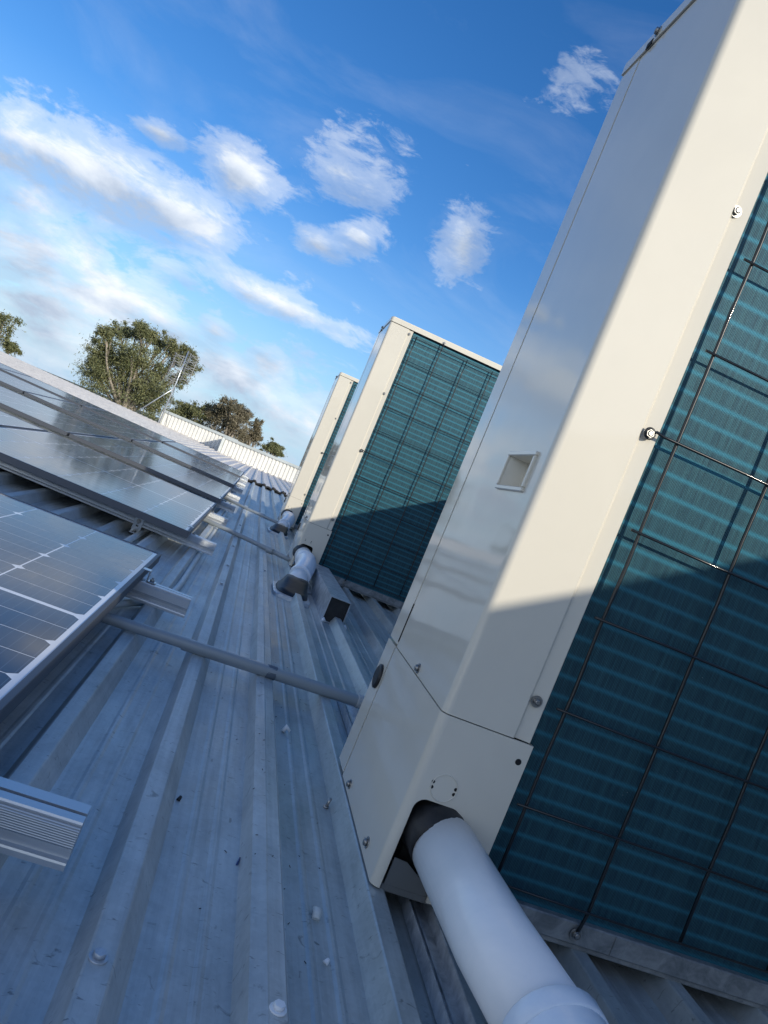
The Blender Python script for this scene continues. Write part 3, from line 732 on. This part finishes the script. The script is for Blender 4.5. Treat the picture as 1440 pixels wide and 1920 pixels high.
wd = bpy.data.worlds.new('World'); bpy.context.scene.world = wd; wd.use_nodes = True
nt = wd.node_tree; bg = nt.nodes['Background']
sky = N(nt, 'ShaderNodeTexSky', sky_type='NISHITA'); sky.sun_disc = False
sky.sun_elevation = EL; sky.sun_rotation = AZ; sky.air_density = 1.0; sky.dust_density = .0; sky.ozone_density = 3.6; sky.altitude = 0
tc = N(nt, 'ShaderNodeTexCoord'); sp = N(nt, 'ShaderNodeSeparateXYZ'); nt.links.new(tc.outputs['Generated'], sp.inputs[0])
az = mth(nt, 'MULTIPLY', mth(nt, 'ARCTAN2', sp.outputs['X'], sp.outputs['Y']), 180/PI)
el = mth(nt, 'MULTIPLY', mth(nt, 'ARCSINE', sp.outputs['Z']), 180/PI)
cv = N(nt, 'ShaderNodeCombineXYZ'); nt.links.new(az, cv.inputs[0]); nt.links.new(el, cv.inputs[1])
def cn(sx, sy, rot, scale, detail, rough, dist, off=0):
    mp = N(nt, 'ShaderNodeMapping'); mp.inputs['Scale'].default_value = (sx, sy, 1); mp.inputs['Rotation'].default_value = (0, 0, math.radians(rot)); mp.inputs['Location'].default_value = (off, off*.7, 0)
    nt.links.new(cv.outputs[0], mp.inputs['Vector']); return noise(nt, mp.outputs['Vector'], scale, detail, rough, dist)
# azimuth, elevation, half sizes (degrees), turn, strength
CL = [(10.6, 31.5, 1.2, 1.1, 20, 0.16), (-18, 8.4, 7.5, 2.2, -2, 0.55), (-11, 9.6, 4, 1.0, -4, 0.6), (-22.5, 11, 4, 2.5, 0, 0.8), (-21.3, 12.5, 3.76, 1.96, -1.0, 1.22), (-16.9, 12.9, 6.42, 2.82, -0.0, 1.32), (-11.8, 13.0, 4.37, 2.12, -8.0, 1.17), (-20.2, 9.6, 3.13, 2.02, -3.0, 0.92), (-18.8, 6.0, 4.73, 2.27, 0.0, 1.22), (-13.5, 6.0, 5.99, 2.15, 5.0, 1.17), (-16.6, 3.7, 3.76, 1.27, 5.0, 1.12), (-8.6, 17.4, 3.46, 1.68, -10.0, 1.27), (-2.4, 20.1, 3.08, 2.41, 6.0, 0.62), (-0.4, 20.3, 2.67, 2.42, 5.0, 0.5), (0.6, 17.3, 1.78, 1.36, 5.0, 0.9), (-1.9, 15.4, 2.39, 0.88, -9.0, 0.7), (7.5, 19.7, 1.85, 3.23, 32.0, 1.1), (-3.2, 10.6, 6.61, 0.98, 0.0, 1.07), (-10.1, 6.1, 3.7, 0.88, 5.0, 1.02), (-6.5, 6.9, 1.52, 1.36, -6.0, 0.97), (-4.4, 4.6, 5.21, 1.84, -12.0, 1.22), (-0.2, 3.5, 4.91, 1.63, -15.0, 1.0), (2.3, 3.4, 2.7, 2.35, -17.0, 0.8), (-2.1, 6.1, 2.18, 1.38, -15.0, 1.12), (-14.9, 2.2, 4.24, 1.21, -5.0, 0.82), (-8.6, 5.2, 2.48, 1.34, -6.0, 0.92), (-14.7, 17.1, 1.7, 0.8, -0.0, 0.9)]
n1 = cn(.7, 1.35, 8, .19, 10, .62, .6); n2 = cn(.6, 1.5, 10, .75, 8, .66, .5, 40)
cover = None; lit = None
for (a0, e0, ra, re, rot, st) in CL:
    dx = mth(nt, 'SUBTRACT', az, a0); dy = mth(nt, 'SUBTRACT', el, e0); c, s = math.cos(math.radians(rot)), math.sin(math.radians(rot))
    u = mth(nt, 'MULTIPLY', mth(nt, 'ADD', mth(nt, 'MULTIPLY', dx, c), mth(nt, 'MULTIPLY', dy, s)), 1/ra)
    v = mth(nt, 'MULTIPLY', mth(nt, 'SUBTRACT', mth(nt, 'MULTIPLY', dy, c), mth(nt, 'MULTIPLY', dx, s)), 1/re)
    d = mth(nt, 'SQRT', mth(nt, 'ADD', mth(nt, 'MULTIPLY', u, u), mth(nt, 'MULTIPLY', v, v)))
    f = mth(nt, 'MULTIPLY', mth(nt, 'SUBTRACT', 1.35, d), st)
    cover = f if cover is None else mth(nt, 'SMOOTH_MAX', cover, f, .15)
    l_ = mth(nt, 'MULTIPLY', v, .5)
    g_ = mth(nt, 'MAXIMUM', f, 0); lw = mth(nt, 'MULTIPLY', g_, l_)
    lit = lw if lit is None else mth(nt, 'ADD', lit, lw)
# broken low cloud out of view, thickened to whiten and brighten the shade
away = mth(nt, 'MULTIPLY', mth(nt, 'SUBTRACT', mth(nt, 'ABSOLUTE', mth(nt, 'SUBTRACT', az, 2)), 40), .04, clamp=True)
low = mth(nt, 'SUBTRACT', 1.25, mth(nt, 'MULTIPLY', mth(nt, 'ABSOLUTE', mth(nt, 'SUBTRACT', el, 14)), .024), clamp=True)
cover = mth(nt, 'MAXIMUM', cover, mth(nt, 'SUBTRACT', mth(nt, 'MULTIPLY', mth(nt, 'MULTIPLY', away, low), 1.85), .72))
haz = mth(nt, 'SUBTRACT', .50, mth(nt, 'MULTIPLY', mth(nt, 'ABSOLUTE', el), .05))
cover = mth(nt, 'MAXIMUM', cover, haz)
cf = mth(nt, 'ADD', mth(nt, 'MULTIPLY', cover, .62), mth(nt, 'ADD', mth(nt, 'MULTIPLY', mth(nt, 'SUBTRACT', n1, .5), 1.7), mth(nt, 'MULTIPLY', mth(nt, 'SUBTRACT', n2, .5), 1.0)))
mask = ramp(nt, cf, [(.02, 0.), (.36, .40), (.92, .97)])
mask.node.color_ramp.interpolation = 'EASE'
wisp = mth(nt, 'MULTIPLY', mth(nt, 'MULTIPLY', ramp(nt, cn(.5, 1.4, 30, .10, 7, .60, .6, 9), [(.50, 0.), (.8, 1.)]), .25), ramp(nt, mth(nt, 'MULTIPLY', el, 1/60), [(.05, 1.), (.9, .35)]))
mask2 = mth(nt, 'MAXIMUM', mask, wisp)
shade = mth(nt, 'ADD', mth(nt, 'ADD', mth(nt, 'MULTIPLY', lit, 1.0), .42), mth(nt, 'MULTIPLY', mth(nt, 'SUBTRACT', cn(.7, 1.5, -8, .16, 6, .6, .3, 17), .5), 2.2))
CK = 1.0
ccol = ramp(nt, shade, [(.08, (2.3, 2.75, 3.5)), (.42, (3.6, 4.0, 4.6)), (.75, (4.9, 5.1, 5.25))])
tint = N(nt, 'ShaderNodeHueSaturation'); tint.inputs['Saturation'].default_value = 1.26; tint.inputs['Hue'].default_value = .508; tint.inputs['Value'].default_value = .78; nt.links.new(sky.outputs[0], tint.inputs['Color'])
air = ramp(nt, mth(nt, 'MULTIPLY', mth(nt, 'ABSOLUTE', el), .05), [(0., .92), (.18, .68), (.45, .28), (.9, 0.)])
clear = mix(nt, air, tint.outputs[0], (1.9, 3.0, 4.3))
nt.links.new(mix(nt, mask2, clear, ccol), bg.inputs['Color'])
bg.inputs['Strength'].default_value = .15

# ------------------------------------------------------------------ camera
cd = bpy.data.cameras.new('camera'); co = bpy.data.objects.new('camera', cd); C.objects.link(co)
ya, pi_, ro = (math.radians(a) for a in (9.86167093, -.33765693, 22.50943813))
f = Vector((math.sin(ya)*math.cos(pi_), math.cos(ya)*math.cos(pi_), math.sin(pi_))); r = Vector((math.cos(ya), -math.sin(ya), 0)); u = r.cross(f)
Rr = r*math.cos(ro) + u*math.sin(ro); U = -r*math.sin(ro) + u*math.cos(ro)
co.matrix_world = Matrix(((Rr.x, U.x, -f.x, 0), (Rr.y, U.y, -f.y, 0), (Rr.z, U.z, -f.z, .65), (0, 0, 0, 1)))
cd.sensor_fit = 'VERTICAL'; cd.sensor_height = 24; cd.sensor_width = 18; cd.lens = 24 * 1444.8 / 1920
cd.clip_start = .02; cd.clip_end = 3000
sc = bpy.context.scene; sc.camera = co
sc.render.resolution_x = 768; sc.render.resolution_y = 1024
sc.view_settings.view_transform = 'Standard'; sc.view_settings.look = 'None'; sc.view_settings.gamma = 1; sc.view_settings.exposure = .46
